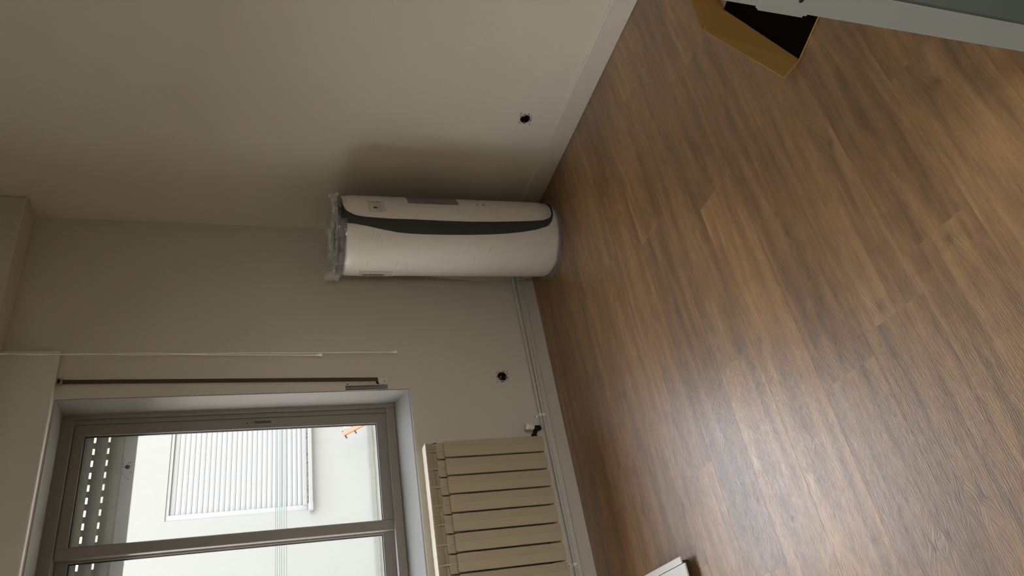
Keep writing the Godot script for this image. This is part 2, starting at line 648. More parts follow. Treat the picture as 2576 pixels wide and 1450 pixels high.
# ---------------------------------------------------------------- the window and its shutter
func window() -> void:
	# sloping sill with a soft rounded front edge
	var st := new_st()
	var prof := PackedVector2Array([Vector2(-0.32, 0.70), Vector2(-0.002, 0.70), Vector2(-0.0005, 0.722)])
	for k in 6:
		var a := PI / 2 * k / 5.0
		prof.append(Vector2(-0.0205 + 0.020 * cos(a), 0.726 + 0.018 * sin(a)))
	prof.append(Vector2(-0.15, 0.786))
	prof.append(Vector2(-0.32, 0.786))
	extrude(st, prof, -2.078, -0.9335, Transform3D(Basis(Vector3(0, 0, 1), Vector3(0, 1, 0), Vector3(1, 0, 0)), Vector3.ZERO))
	structure(finish(st, "trim_1", M.painted_shade), "sloping painted sill of the window above the radiator", "sill")

	st = new_st()
	box(st, Vector3(-0.9355, 0.72, -0.3), Vector3(-0.9315, 2.187, -0.0006), 0.0008)
	box(st, Vector3(-2.081, 0.72, -0.3), Vector3(-2.0765, 2.187, -0.0006), 0.0008)
	box(st, Vector3(-2.0765, 2.1825, -0.3), Vector3(-0.9355, 2.1865, -0.0006), 0.0008)
	structure(finish(st, "trim_2", M.painted_shade), "added skin on the window recess, painted darker than the wall as shade", "reveal")

	var win := Node3D.new()
	win.name = "window_1"
	add_child(win)
	structure(win, "sliding aluminium window with two sashes above the radiator", "window")
	var x0 := -2.078
	var x1 := -0.9335
	var yb := 0.787
	var yt := 2.184
	# outer frame: four bars with a stepped track
	for b in [
		[Vector3(x1 - 0.020, yb, -0.25), Vector3(x1, yt, -0.150)], [Vector3(x1 - 0.040, yb, -0.25), Vector3(x1 - 0.020, yt, -0.165)],
		[Vector3(x0, yb, -0.25), Vector3(x0 + 0.020, yt, -0.150)], [Vector3(x0 + 0.020, yb, -0.25), Vector3(x0 + 0.040, yt, -0.165)],
		[Vector3(x0 + 0.020, yt - 0.045, -0.25), Vector3(x1 - 0.020, yt, -0.152)],
		[Vector3(x0 + 0.020, yb, -0.25), Vector3(x1 - 0.020, yb + 0.040, -0.152)]]:
		st = new_st()
		box(st, b[0], b[1], 0.0015)
		finish(st, "frame", M.alu, win)
	sash(win, -1.5285, x1 - 0.040, yb + 0.036, yt - 0.046, -0.200, -0.172, 0.044, 0.042, 0.052, true)
	sash(win, x0 + 0.040, -1.485, yb + 0.036, yt - 0.046, -0.238, -0.210, 0.044, 0.044, 0.052, false)

	# unseen balcony door added along this wall to brighten the room
	var bd := Node3D.new()
	bd.name = "window_2"
	add_child(bd)
	structure(bd, "added unseen balcony door letting more daylight into the room", "window")
	for b in [
		[Vector3(-4.8, 0.0, -0.25), Vector3(-4.74, 2.186, -0.17)], [Vector3(-2.66, 0.0, -0.25), Vector3(-2.6, 2.186, -0.17)],
		[Vector3(-3.73, 0.0, -0.25), Vector3(-3.67, 2.186, -0.17)], [Vector3(-4.74, 2.126, -0.25), Vector3(-2.66, 2.186, -0.17)],
		[Vector3(-4.74, 0.0, -0.25), Vector3(-2.66, 0.07, -0.17)]]:
		st = new_st()
		box(st, b[0], b[1], 0.0015)
		finish(st, "frame", M.alu, bd)
	st = new_st()
	box(st, Vector3(-4.74, 0.07, -0.213), Vector3(-2.66, 2.126, -0.207))
	finish(st, "glass_pane", M.glass, bd)

	# roller shutter outside the glass, let down a little way
	var sh := thing("roller_shutter", "grey roller shutter with rows of light slots, lowered a little behind the window top", "shutter", Vector3(0, 0, 0))
	var z := -0.275
	var top := 2.20
	var pitch := 0.0565
	var rib_mesh: Mesh = null
	var ys := [1.962, 1.962 + pitch, 1.962 + pitch * 2, 1.962 + pitch * 3]
	for i in 4:
		st = new_st()
		var pr := PackedVector2Array()
		var y0: float = ys[i] + 0.0045
		var y1: float = ys[i] + pitch - 0.0045
		for k in 7:
			var t := k / 6.0
			pr.append(Vector2(z + 0.004 + 0.005 * sin(PI * t), lerpf(y0, y1, t)))
		for k in 7:
			var t := 1.0 - k / 6.0
			pr.append(Vector2(z - 0.006 + 0.003 * sin(PI * t), lerpf(y0, y1, t)))
		extrude(st, pr, x0 + 0.01, x1 - 0.01, Transform3D(Basis(Vector3(0, 0, 1), Vector3(0, 1, 0), Vector3(1, 0, 0)), Vector3.ZERO))
		var s := finish(st, "slat", M.slat, sh)
		# ribs between the light slots above this slat
		if rib_mesh == null:
			st = new_st()
			box(st, Vector3(0, -0.001, -0.003), Vector3(0.027, 0.011, 0.002))
			st.generate_normals()
			rib_mesh = st.commit()
		var x := x0 + 0.02
		while x < x1 - 0.03:
			var rb := MeshInstance3D.new()
			rb.name = "slot_rib"
			rb.mesh = rib_mesh
			rb.material_override = M.slat
			rb.position = Vector3(x, y1, z)
			s.add_child(rb, true)
			x += 0.0535
	st = new_st()
	box(st, Vector3(x0 + 0.01, 1.906, z - 0.008), Vector3(x1 - 0.01, 1.958, z + 0.006), 0.002)
	box(st, Vector3(x0 + 0.01, 1.957, z - 0.003), Vector3(x1 - 0.01, 1.968, z + 0.002))
	var bar := finish(st, "bottom_bar", M.alu_light, sh)
	st = new_st()
	lathe(st, [Vector2(0, 0.014), Vector2(0.006, 0.013), Vector2(0.0085, 0.009), Vector2(0.0085, 0.0)], 20, Transform3D(Basis(Vector3(1, 0, 0), Vector3(0, 0, 1), Vector3(0, -1, 0)), Vector3(-1.135, 1.934, z + 0.006)))
	finish(st, "stopper", M.valve_dark, bar)
	st = new_st()
	for k in 26:
		var a := rng.randf() * TAU
		var d := rng.randfn(0.020, 0.012)
		var c := Vector3(-1.135 + d * cos(a) * 1.5, clampf(1.934 + d * sin(a), 1.912, 1.953), z + 0.006)
		var e := rng.randf_range(0.0008, 0.0024)
		box(st, c - Vector3(e, e * 0.7, 0.0002), c + Vector3(e, e * 0.7, 0.0006))
	finish(st, "dirt_specks", M.dark, bar).set_meta("kind", "stuff")

func sash(win: Node, x0: float, x1: float, y0: float, y1: float, z0: float, z1: float, sw: float, rw: float, rb: float, latch: bool) -> void:
	var st := new_st()
	var c := 0.002
	box(st, Vector3(x0, y0, z0), Vector3(x0 + sw, y1, z1), c)
	box(st, Vector3(x1 - sw - 0.006, y0, z0), Vector3(x1, y1, z1), c)
	box(st, Vector3(x0 + sw, y1 - rw, z0 + 0.001), Vector3(x1 - sw, y1, z1 - 0.001), c)
	box(st, Vector3(x0 + sw, y0, z0 + 0.001), Vector3(x1 - sw, y0 + rb, z1 - 0.001), c)
	var s := finish(st, "sash", M.alu, win)
	st = new_st()
	box(st, Vector3(x0 + sw - 0.004, y0 + rb - 0.004, (z0 + z1) * 0.5 - 0.003), Vector3(x1 - sw - 0.002, y1 - rw + 0.004, (z0 + z1) * 0.5 + 0.003))
	finish(st, "glass_pane", M.glass, s)
	# dark rubber gasket round the pane
	st = new_st()
	var gx0 := x0 + sw
	var gx1 := x1 - sw - 0.006
	var gy0 := y0 + rb
	var gy1 := y1 - rw
	var zc := (z0 + z1) * 0.5
	for b in [[gx0, gy0, gx0 + 0.003, gy1], [gx1 - 0.003, gy0, gx1, gy1], [gx0, gy0, gx1, gy0 + 0.003], [gx0, gy1 - 0.003, gx1, gy1]]:
		box(st, Vector3(b[0], b[1], zc - 0.005), Vector3(b[2], b[3], zc + 0.005))
	finish(st, "gasket", M.gasket, s)
	if latch:
		st = new_st()
		var lx := x1 - 0.024
		extrude(st, rounded_rect(lx - 0.012, 1.278, lx + 0.012, 1.478, 0.006), z1 - 0.001, z1 + 0.0025, Transform3D(), 0.001)
		box(st, Vector3(lx - 0.010, 1.325, z1), Vector3(lx + 0.009, 1.348, z1 + 0.006), 0.002)
		box(st, Vector3(lx - 0.010, 1.425, z1), Vector3(lx + 0.009, 1.440, z1 + 0.006), 0.002)
		box(st, Vector3(lx - 0.010, 1.345, z1), Vector3(lx - 0.005, 1.428, z1 + 0.005), 0.001)
		finish(st, "latch", M.alu, s)
		st = new_st()
		var hole := Basis(Vector3(1, 0, 0), Vector3(0, 0, 1), Vector3(0, -1, 0))
		lathe(st, [Vector2(0, 0.0006), Vector2(0.004, 0.0004), Vector2(0.0042, -0.002)], 14, Transform3D(hole, Vector3(lx, 1.453, z1 + 0.0025)))
		box(st, Vector3(lx - 0.003, 1.352, z1 + 0.002), Vector3(lx + 0.008, 1.421, z1 + 0.0032))
		finish(st, "latch_recess", mat(Color(0.28, 0.25, 0.23), 0.6), s)

# ---------------------------------------------------------------- the light well outside
func outside() -> void:
	var b := thing("neighbouring_building", "sunlit white building with a closed shuttered window, seen through the glass", "building", Vector3(0, 0, 0))
	var z := -4.0
	var wx0 := -0.262
	var wx1 := 1.15
	var wy0 := 0.975
	var wy1 := 2.205
	var st := new_st()
	box(st, Vector3(-9, -6, z - 0.3), Vector3(wx0, 2.75, z))
	box(st, Vector3(wx1, -6, z - 0.3), Vector3(10, 2.75, z))
	box(st, Vector3(wx0, -6, z - 0.3), Vector3(wx1, wy0, z))
	box(st, Vector3(wx0, wy1, z - 0.3), Vector3(wx1, 2.75, z))
	box(st, Vector3(wx0 - 0.1, wy0 - 0.1, z - 0.32), Vector3(wx1 + 0.1, wy1 + 0.1, z - 0.2))
	finish(st, "wall", M.stucco, b)
	st = new_st()
	var fz := z - 0.036
	box(st, Vector3(wx0, wy0, fz - 0.05), Vector3(wx0 + 0.055, wy1, fz + 0.025), 0.004)
	box(st, Vector3(wx1 - 0.055, wy0, fz - 0.05), Vector3(wx1, wy1, fz + 0.025), 0.004)
	box(st, Vector3(wx0 + 0.05, wy1 - 0.03, fz - 0.05), Vector3(wx1 - 0.05, wy1, fz + 0.024), 0.004)
	box(st, Vector3(wx0 + 0.05, wy0, fz - 0.05), Vector3(wx1 - 0.05, wy0 + 0.04, fz + 0.035), 0.004)
	var fr := finish(st, "window_frame", M.facade_frame, b)
	var n := 25
	var p := (wy1 - 0.03 - wy0 - 0.04) / n
	var slat_mesh: Mesh = null
	for k in n:
		var y := wy0 + 0.04 + p * k
		if slat_mesh == null:
			st = new_st()
			var pr := PackedVector2Array()
			for q in 6:
				var t := q / 5.0
				pr.append(Vector2(-0.004 + 0.006 * sin(PI * (0.08 + 0.84 * t)), lerpf(0.0015, p - 0.0015, t)))
			pr.append(Vector2(-0.012, p - 0.0005))
			pr.append(Vector2(-0.012, 0.0005))
			extrude(st, pr, wx0 + 0.05, wx1 - 0.05, Transform3D(Basis(Vector3(0, 0, 1), Vector3(0, 1, 0), Vector3(1, 0, 0)), Vector3.ZERO))
			st.generate_normals()
			slat_mesh = st.commit()
		var o := MeshInstance3D.new()
		o.name = "slat"
		o.mesh = slat_mesh
		o.material_override = M.slat_far
		o.position = Vector3(0, y, fz)
		fr.add_child(o, true)
	st = new_st()
	box(st, Vector3(wx0 - 0.014, 0.925, z - 0.05), Vector3(wx1 + 0.014, 0.964, z + 0.07), 0.006)
	box(st, Vector3(wx0 - 0.022, 0.920, z - 0.03), Vector3(wx0 + 0.06, 0.961, z + 0.073), 0.008)
	finish(st, "window_sill", M.stucco, b)
	# ragged mortar line between frame and sill
	st = new_st()
	var x := wx0 + 0.07
	while x < wx1 - 0.04:
		var l := rng.randf_range(0.015, 0.05)
		box(st, Vector3(x, 0.957 + rng.randf() * 0.004, z - 0.03), Vector3(x + l, 0.972 + rng.randf() * 0.008, z + 0.045 + rng.randf() * 0.02), 0.002)
		x += l + rng.randf_range(0.0, 0.012)
	finish(st, "mortar_joint", M.mortar, b).set_meta("kind", "stuff")
	st = new_st()
	for k in 40:
		var xx := -3.0 + 0.125 * k
		var j := rng.randf_range(-0.003, 0.003)
		box(st, Vector3(xx, 0.322 + j, z - 0.02), Vector3(xx + 0.1255, 0.365 + j, z + 0.020 + rng.randf() * 0.004), 0.002)
	finish(st, "ledge", mat(Color(0.33, 0.325, 0.30), 0.95), b)
	st = new_st()
	box(st, Vector3(-9, -0.8, -4.0), Vector3(10, -0.5, -0.32))  # unseen slab, raised and pale to bounce daylight indoors
	structure(finish(st, "ground", M.ground), "unseen terrace floor, made high and pale to bounce daylight into the room", "ground")

	# clothes line on the outside of our own wall
	var cl := thing("clothesline", "thin pale clothes lines strung across outside the window", "clothesline", Vector3(0, 0, 0))
	var hs := [1.3155, 1.306, 1.294, 1.284, 1.272, 1.2595]
	for k in 6:
		st = new_st()
		var pts := []
		for i in 25:
			var t := i / 24.0
			var sag := -0.010 * 4.0 * t * (1.0 - t) + 0.008
			pts.append(Vector3(lerpf(-3.6, 0.5, t), hs[k] + sag, -1.0 - 0.004 * k))
		tube(st, pts, 0.0013, 6)
		finish(st, "wire", M.wire, cl)
	for xx in [-3.6, 0.5]:
		st = new_st()
		box(st, Vector3(xx - 0.012, 1.24, -1.06), Vector3(xx + 0.012, 1.34, -0.318), 0.003)
		finish(st, "bracket", M.steel, cl)
	st = new_st()
	tube(st, [Vector3(-1.290, 1.294, -1.0), Vector3(-1.288, 1.302, -0.996), Vector3(-1.27, 1.302, -0.996), Vector3(-1.262, 1.292, -0.996), Vector3(-1.260, 1.27, -0.996)], 0.0016, 6)
	finish(st, "wire_hook", M.valve_dark, cl)

	# orange metal arm on the opposite wall
	var oa := thing("metal_arm", "orange painted metal arm with bolts in front of the white building", "metal arm", Vector3(0.42, 0.60, -3.70))
	st = new_st()
	var dirv := Vector3(0.095, -0.185, -0.01).normalized()
	var tr := Transform3D(Basis(dirv, Vector3(-dirv.y, dirv.x, 0).normalized(), Vector3(0, 0, 1)), Vector3(-0.06, 0.045, 0))
	box(st, Vector3(0, -0.020, -0.02), Vector3(0.55, 0.020, 0.02), 0.003, tr)
	finish(st, "arm", M.orange, oa)
	for d in [0.010, 0.115]:
		st = new_st()
		lathe(st, [Vector2(0, -0.035), Vector2(0.008, -0.035), Vector2(0.008, 0.05), Vector2(0, 0.05)], 8, Transform3D(tr.basis, tr * Vector3(d, -0.018, 0)))
		finish(st, "bolt", M.valve_dark, oa)
	st = new_st()
	box(st, Vector3(-0.02, -0.012, -0.012), Vector3(0.07, 0.012, 0.012), 0.004, Transform3D(Basis(), Vector3(0.005, 0.025, 0.02)))
	finish(st, "bracket", M.steel, oa)
	st = new_st()
	box(st, Vector3(0.19, -0.26, -0.277), Vector3(0.23, -0.22, 0.02), 0.004)
	finish(st, "bracket", M.steel, oa)

# ---------------------------------------------------------------- radiator, valve and pipes
func radiator() -> void:
	var rad := thing("radiator", "cream sectional radiator on the wall below the window", "radiator", Vector3(-1.2445, 0.0, 0.0))
	var body := new_st()
	# flow tube and side fins
	box(body, Vector3(-0.022, 0.20, 0.046), Vector3(0.022, 0.66, 0.086), 0.012)
	extrude(body, PackedVector2Array([Vector2(0.034, 0.176), Vector2(0.1125, 0.176), Vector2(0.1125, 0.645), Vector2(0.107, 0.662), Vector2(0.1005, 0.7085), Vector2(0.034, 0.7085)]), -0.0026, 0.0026, Transform3D(Basis(Vector3(0, 0, 1), Vector3(0, 1, 0), Vector3(1, 0, 0)), Vector3.ZERO))
	# rear plate and its top notches
	extrude(body, rounded_rect(-0.0365, 0.172, 0.0365, 0.655, 0.006), 0.028, 0.034)
	for s in [-1, 1]:
		box(body, Vector3(0.004 if s > 0 else -0.034, 0.650, 0.026), Vector3(0.034 if s > 0 else -0.004, 0.7135, 0.031), 0.001)
	# headers
	for y in [0.195, 0.660]:
		tube(body, [Vector3(-0.0398, y, 0.066), Vector3(0.0398, y, 0.066)], 0.021, 18)
	# cap with rounded front
	var pr := PackedVector2Array([Vector2(0.034, 0.706), Vector2(0.034, 0.7115), Vector2(0.036, 0.7135)])
	for k in 6:
		var a := PI / 2 - PI / 2 * k / 5.0
		pr.append(Vector2(0.0925 + 0.006 * cos(a), 0.7075 + 0.006 * sin(a)))
	pr.append(Vector2(0.083, 0.677))
	pr.append(Vector2(0.080, 0.677))
	pr.append(Vector2(0.0925, 0.705))
	extrude(body, pr, -0.0396, 0.0396, Transform3D(Basis(Vector3(0, 0, 1), Vector3(0, 1, 0), Vector3(1, 0, 0)), Vector3.ZERO))
	# upper louvre plate behind the front plate
	extrude(body, rounded_rect(-0.0368, 0.600, 0.0368, 0.668, 0.009), 0.094, 0.1040, Transform3D(), 0.0012)
	body.generate_normals()
	var body_mesh := body.commit()
	# front plate, slightly creased down its middle
	var fp := new_st()
	var z0 := 0.106
	var h := 0.0360
	var ya := 0.169
	var yb := 0.6365
	var r := 0.007
	for s in [-1.0, 1.0]:
		var pts := [Vector2(0, ya), Vector2(s * (h - r), ya)]
		for k in range(1, 5):
			var a := PI / 2 * k / 4.0
			pts.append(Vector2(s * (h - r + r * sin(a)), ya + r - r * cos(a)))
		for k in 5:
			var a := PI / 2 * k / 4.0
			pts.append(Vector2(s * (h - r + r * cos(a)), yb - r + r * sin(a)))
		pts.append(Vector2(0, yb))
		var fz := func(x: float) -> float: return 0.1252 - absf(x) * 0.075
		for i in range(1, pts.size() - 1):
			tri(fp, Vector3(0, (ya + yb) / 2, fz.call(0.0)), Vector3(pts[i].x, pts[i].y, fz.call(pts[i].x)), Vector3(pts[i + 1].x, pts[i + 1].y, fz.call(pts[i + 1].x)), Vector3(0, 0, 1))
		tri(fp, Vector3(0, (ya + yb) / 2, fz.call(0.0)), Vector3(0, ya, fz.call(0.0)), Vector3(pts[1].x, pts[1].y, fz.call(pts[1].x)), Vector3(0, 0, 1))
		for i in pts.size() - 1:
			var a: Vector2 = pts[i]
			var b: Vector2 = pts[i + 1]
			quad(fp, Vector3(a.x, a.y, z0), Vector3(b.x, b.y, z0), Vector3(b.x, b.y, fz.call(b.x)), Vector3(a.x, a.y, fz.call(a.x)), Vector3((a.x + b.x), (a.y + b.y) - (ya + yb), 0))
	extrude(fp, rounded_rect(-h, ya, h, yb, r), z0 - 0.001, z0)
	fp.generate_normals()
	var plate_mesh := fp.commit()
	for i in 11:
		var o := MeshInstance3D.new()
		o.name = "section"
		o.mesh = body_mesh
		o.material_override = M.rad
		o.position = Vector3(-0.0385 - 0.08 * i, 0, 0)
		rad.add_child(o, true)
		var f := MeshInstance3D.new()
		f.name = "front_plate"
		f.mesh = plate_mesh
		f.material_override = M.rad
		o.add_child(f, true)
	var sideways := Basis(Vector3(0, 1, 0), Vector3(1, 0, 0), Vector3(0, 0, -1))
	var st := new_st()
	lathe(st, [Vector2(0, 0.008), Vector2(0.012, 0.008), Vector2(0.0135, 0.0065), Vector2(0.020, 0.004), Vector2(0.020, 0.0)], 24, Transform3D(sideways, Vector3(0.0015, 0.660, 0.066)))
	finish(st, "plug", M.valve_dark, rad)
	st = new_st()
	for x in [-0.16, -0.72]:
		for y in [0.2285, 0.630]:
			st = new_st()
			box(st, Vector3(x - 0.008, y - 0.012, 0.0), Vector3(x + 0.008, y + 0.010, 0.060), 0.002)
			finish(st, "wall_bracket", M.steel, rad)

	# valve
	var v := thing("radiator_valve", "white capped valve with a dark body at the radiator's lower corner", "valve", Vector3(-1.186, 0.168, 0.066))
	st = new_st()
	tube(st, [Vector3(-0.058, 0.020, 0), Vector3(-0.030, 0.016, 0.0), Vector3(0.0, 0.0, 0)], 0.0105, 16)
	lathe(st, [Vector2(0, -0.022), Vector2(0.010, -0.022), Vector2(0.0135, -0.012), Vector2(0.0135, 0.010), Vector2(0.011, 0.018), Vector2(0, 0.018)], 16)
	lathe(st, [Vector2(0.0, -0.008), Vector2(0.0150, -0.008), Vector2(0.0150, 0.006), Vector2(0, 0.006)], 6, Transform3D(sideways, Vector3(-0.035, 0.017, 0)), false)
	finish(st, "valve_body", M.valve_dark, v)
	st = new_st()
	lathe(st, [Vector2(0, 0.0), Vector2(0.0115, 0.0), Vector2(0.0125, 0.004), Vector2(0.0130, 0.012), Vector2(0.0160, 0.018), Vector2(0.0165, 0.038), Vector2(0.0150, 0.043), Vector2(0.0, 0.044)], 28, Transform3D(Basis.from_euler(Vector3(0.25, 0, -0.12)), Vector3(0.002, 0.012, 0.0)))
	var cap := finish(st, "cap", M.white_plastic, v)
	st = new_st()
	box(st, Vector3(-0.0007, 0.0435, -0.007), Vector3(0.0007, 0.0446, 0.007), 0.0, Transform3D(Basis.from_euler(Vector3(0.25, 0, -0.12)), Vector3(0.002, 0.012, 0.0)))
	finish(st, "groove", M.plaster, cap)

	# pipes
	st = new_st()
	var pts := [Vector3(-0.02, 0.1215, 0.026)]
	for k in 12:
		pts.append(Vector3(-0.10 * (k + 1) + 0.02 * 0, 0.1215 - 0.0005 * k, 0.026))
	pts = [Vector3(-0.03, 0.1215, 0.026), Vector3(-0.6, 0.1195, 0.026), Vector3(-1.06, 0.117, 0.026), Vector3(-1.125, 0.1165, 0.027)]
	for k in 7:
		var a := PI / 2 * k / 6.0
		pts.append(Vector3(-1.145 - 0.036 * sin(a), 0.1175 + 0.024 * (1.0 - cos(a)), 0.028 + 0.038 * sin(a) * sin(a)))
	pts.append(Vector3(-1.184, 0.150, 0.066))
	tube(st, pts, 0.0072, 14)
	tag(finish(st, "heating_pipe", M.pipe), "upper beige heating pipe that bends up into the radiator valve", "pipe")
	st = new_st()
	tube(st, [Vector3(-0.03, 0.0905, 0.024), Vector3(-0.6, 0.095, 0.024), Vector3(-1.08, 0.099, 0.024), Vector3(-1.22, 0.101, 0.024), Vector3(-1.8, 0.0965, 0.024), Vector3(-3.0, 0.094, 0.024)], 0.0078, 14)
	tag(finish(st, "heating_pipe", M.pipe), "lower beige heating pipe that runs on beneath the radiator", "pipe")
	pipe_clip(Vector3(-1.1035, 0.110, 0.0), [0.1165, 0.0995], 0.145, 0.0765, "white double pipe clip between the radiator valve and the socket hole")
	pipe_clip(Vector3(-1.803, 0.0965, 0.0), [0.0965], 0.122, 0.071, "single pipe clip on the lower pipe beneath the radiator")

func pipe_clip(at: Vector3, ys: Array, y1: float, y0: float, label: String) -> void:
	var c := thing("pipe_clip", label, "pipe clip", at)
	var st := new_st()
	var w := 0.0055
	for y in ys:
		var g := []
		for k in 13:
			var a := -PI / 2 + PI * k / 12.0
			var yy: float = y - at.y + 0.0095 * sin(a)
			var zz := 0.025 + 0.0095 * cos(a)
			g.append([Vector3(-w, yy, zz), Vector3(w, yy, zz)])
		grid(st, g, Vector3(0, y - at.y, 0.02))
		box(st, Vector3(-w, y - at.y - 0.0105, 0.0), Vector3(w, y - at.y - 0.0080, 0.026))
		box(st, Vector3(-w, y - at.y + 0.0080, 0.0), Vector3(w, y - at.y + 0.0105, 0.026))
	box(st, Vector3(-w, ys[0] - at.y + 0.009, 0.002), Vector3(w, y1 - at.y, 0.006), 0.001)
	box(st, Vector3(-w, y0 - at.y, 0.002), Vector3(w, ys[-1] - at.y - 0.009, 0.006), 0.001)
	box(st, Vector3(-w, y0 - at.y, 0.0), Vector3(w, y1 - at.y, 0.002))
	finish(st, "strap", M.white_plastic, c)
	for y in [y0 - at.y + 0.006, y1 - at.y - 0.006]:
		st = new_st()
		lathe(st, [Vector2(0, 0.0022), Vector2(0.0022, 0.0016), Vector2(0.003, 0.0)], 12, Transform3D(Basis(Vector3(1, 0, 0), Vector3(0, 0, 1), Vector3(0, -1, 0)), Vector3(0, y, 0.006)))
		finish(st, "screw", M.valve_dark, c)

# ---------------------------------------------------------------- rolled mattress in plastic film
const ROLL := Vector3(-0.2565, 0.0, 0.3075)
const RR := 0.187

func on_roll(deg: float, y: float, r: float) -> Vector3:
	var a := deg_to_rad(deg)
	# leans a little to the left
	return Vector3(sin(a) * r - 0.015 * y, y, cos(a) * r - 0.009 * y)

func mattress() -> void:
	var flap_edge := [[0.030, 60.0], [0.036, 12.0], [0.050, 0.0], [0.070, -4.2], [0.095, -7.0], [0.16, -9.0], [0.248, -10.6], [0.36, -12.2], [0.469, -13.0], [0.60, -12.9], [0.74, -12.0], [0.844, -12.0], [0.952, -10.4], [0.985, -9.2], [1.010, -7.4], [1.033, -3.4], [1.048, 0.5], [1.056, 6.0], [1.0595, 16.0], [1.062, 60.0]]
	var dark_edge := [[0.020, 30.0], [0.032, 6.0], [0.044, -4.3], [0.060, -11.5], [0.078, -15.8], [0.14, -21.5], [0.213, -25.6], [0.29, -28.4], [0.369, -30.2], [0.48, -31.6], [0.60, -32.2], [0.707, -32.2], [0.76, -31.6], [0.814, -30.4], [0.884, -26.6], [0.953, -22.2], [1.014, -19.2], [1.044, -18.6], [1.075, -16.0]]
	var mt := thing("rolled_mattress", "rolled white mattress with dark grey edges in clear plastic film, standing in the room corner", "mattress", ROLL)
	# body
	var st := new_st()
	var prof := [[0.0, 0.010], [0.150, 0.010], [0.178, 0.011], [0.185, 0.016], [0.187, 0.028], [0.1875, 0.30], [0.187, 0.70], [0.1865, 1.0], [0.1855, 1.026], [0.181, 1.040], [0.172, 1.048], [0.12, 1.05]]
	var g := []
	for i in prof.size():
		var p: Array = prof[i]
		if i > 0:
			var q: Array = prof[i - 1]
			if p[1] - q[1] > 0.1:
				for s in range(1, 8):
					g.append(ring_row(lerpf(q[0], p[0], s / 8.0), lerpf(q[1], p[1], s / 8.0)))
		g.append(ring_row(p[0], p[1]))
	grid_ring(st, g)
	finish(st, "roll_body", M.mattress, mt, true)
	# outer folded end: a white layer on top
	st = new_st()
	g = []
	var ys := []
	for k in 64:
		ys.append(0.030 + (1.062 - 0.030) * (0.5 - 0.5 * cos(PI * k / 63.0)))
	for y in ys:
		var row := []
		var e := lookup(flap_edge, y)
		for k in 40:
			var t := k / 39.0
			var d := lerpf(e, 215.0, t)
			var lift := 0.0055 * smooth01(0.0, 1.0, (d - e) / 5.0) * (1.0 - smooth01(120.0, 215.0, d))
			var endr := 0.005 * (smooth01(0.09, 0.03, y) + smooth01(1.00, 1.062, y))
			row.append(on_roll(d, y, RR + 0.0018 + lift - endr))
		g.append(row)
	grid(st, g, Vector3(0, 0.5, 0), false, true, true)
	finish(st, "folded_end", M.mattress, mt, true)
	# dark side fabric of the folded end
	st = new_st()
	g = []
	for k in 64:
		var y := 0.022 + (1.080 - 0.022) * (0.5 - 0.5 * cos(PI * k / 63.0))
		var a := lookup(dark_edge, y)
		var b := lookup(flap_edge, clampf(y, 0.031, 1.0610)) + 1.0
		var row := []
		for j in 12:
			var t := j / 11.0
			row.append(on_roll(lerpf(a, b, t), y, RR + 0.0012 + 0.0040 * smooth01(0.0, 1.0, t) * (1.0 - 0.8 * smooth01(0.08, 0.02, y)) + 0.0016 * sin(PI * t)))
		g.append(row)
	grid(st, g, Vector3(0, 0.5, 0))
	finish(st, "dark_border", M.fabric_dark, mt)
	# dark spiral of side fabric on top
	st = new_st()
	g = []
	for k in 150:
		var t := k / 149.0
		var ang := -20.0 - 360.0 * 2.7 * t
		var rc := lerpf(0.158, 0.045, t)
		var row := []
		for j in 9:
			var s := j / 8.0
			row.append(on_roll(ang, 1.045 + 0.030 * sqrt(maxf(0.0, 1.0 - pow(2.0 * s - 1.0, 2.0))) + 0.004 * sin(t * 31.0), rc + 0.023 * (1.0 - 2.0 * s) * (1.0 + 0.15 * sin(t * 17.0))))
		g.append(row)
	grid(st, g, Vector3(1e6, 0, 0))
	finish(st, "top_layers", M.fabric_dark, mt)
	st = new_st()
	g = []
	for p in [[0.170, 1.046], [0.1805, 1.047], [0.184, 1.054], [0.1835, 1.066], [0.178, 1.076], [0.166, 1.079], [0.150, 1.072]]:
		g.append(ring_row(p[0], p[1]))
	grid(st, g, Vector3(-0.01, 1.05, 0))
	finish(st, "side_fabric", M.fabric_grey, mt)
	st = new_st()
	lathe(st, [Vector2(0.160, 0.0), Vector2(0.0, 0.0)], 32, Transform3D(Basis(), on_roll(0, 1.052, 0.0)))  # black disc painting the shade down between the rolled layers
	finish(st, "core_shade", M.dark, mt)
	# bottom dark rim
	st = new_st()
	g = []
	for p in [[0.1835, 0.014], [0.187, 0.009], [0.186, 0.004], [0.178, 0.0008], [0.10, 0.0008]]:
		g.append(ring_row(p[0], p[1]))
	grid(st, g, Vector3(0, 0.05, 0), true)
	finish(st, "bottom_rim", M.fabric_grey, mt)
	# crumpled film: a collar on top and gathers at the foot
	film(mt)
	labels(mt)

func ring_row(r: float, y: float) -> Array:
	var row := []
	for k in 97:
		row.append(on_roll(360.0 * k / 96.0, y, r))
	return row

func grid_ring(st: SurfaceTool, g: Array) -> void:
	var vs := []
	for row in g:
		vs.append(clampf(row[0].y, 0.0, 1.0))
	grid(st, g, Vector3(0, 0.5, 0), false, true, true, vs)

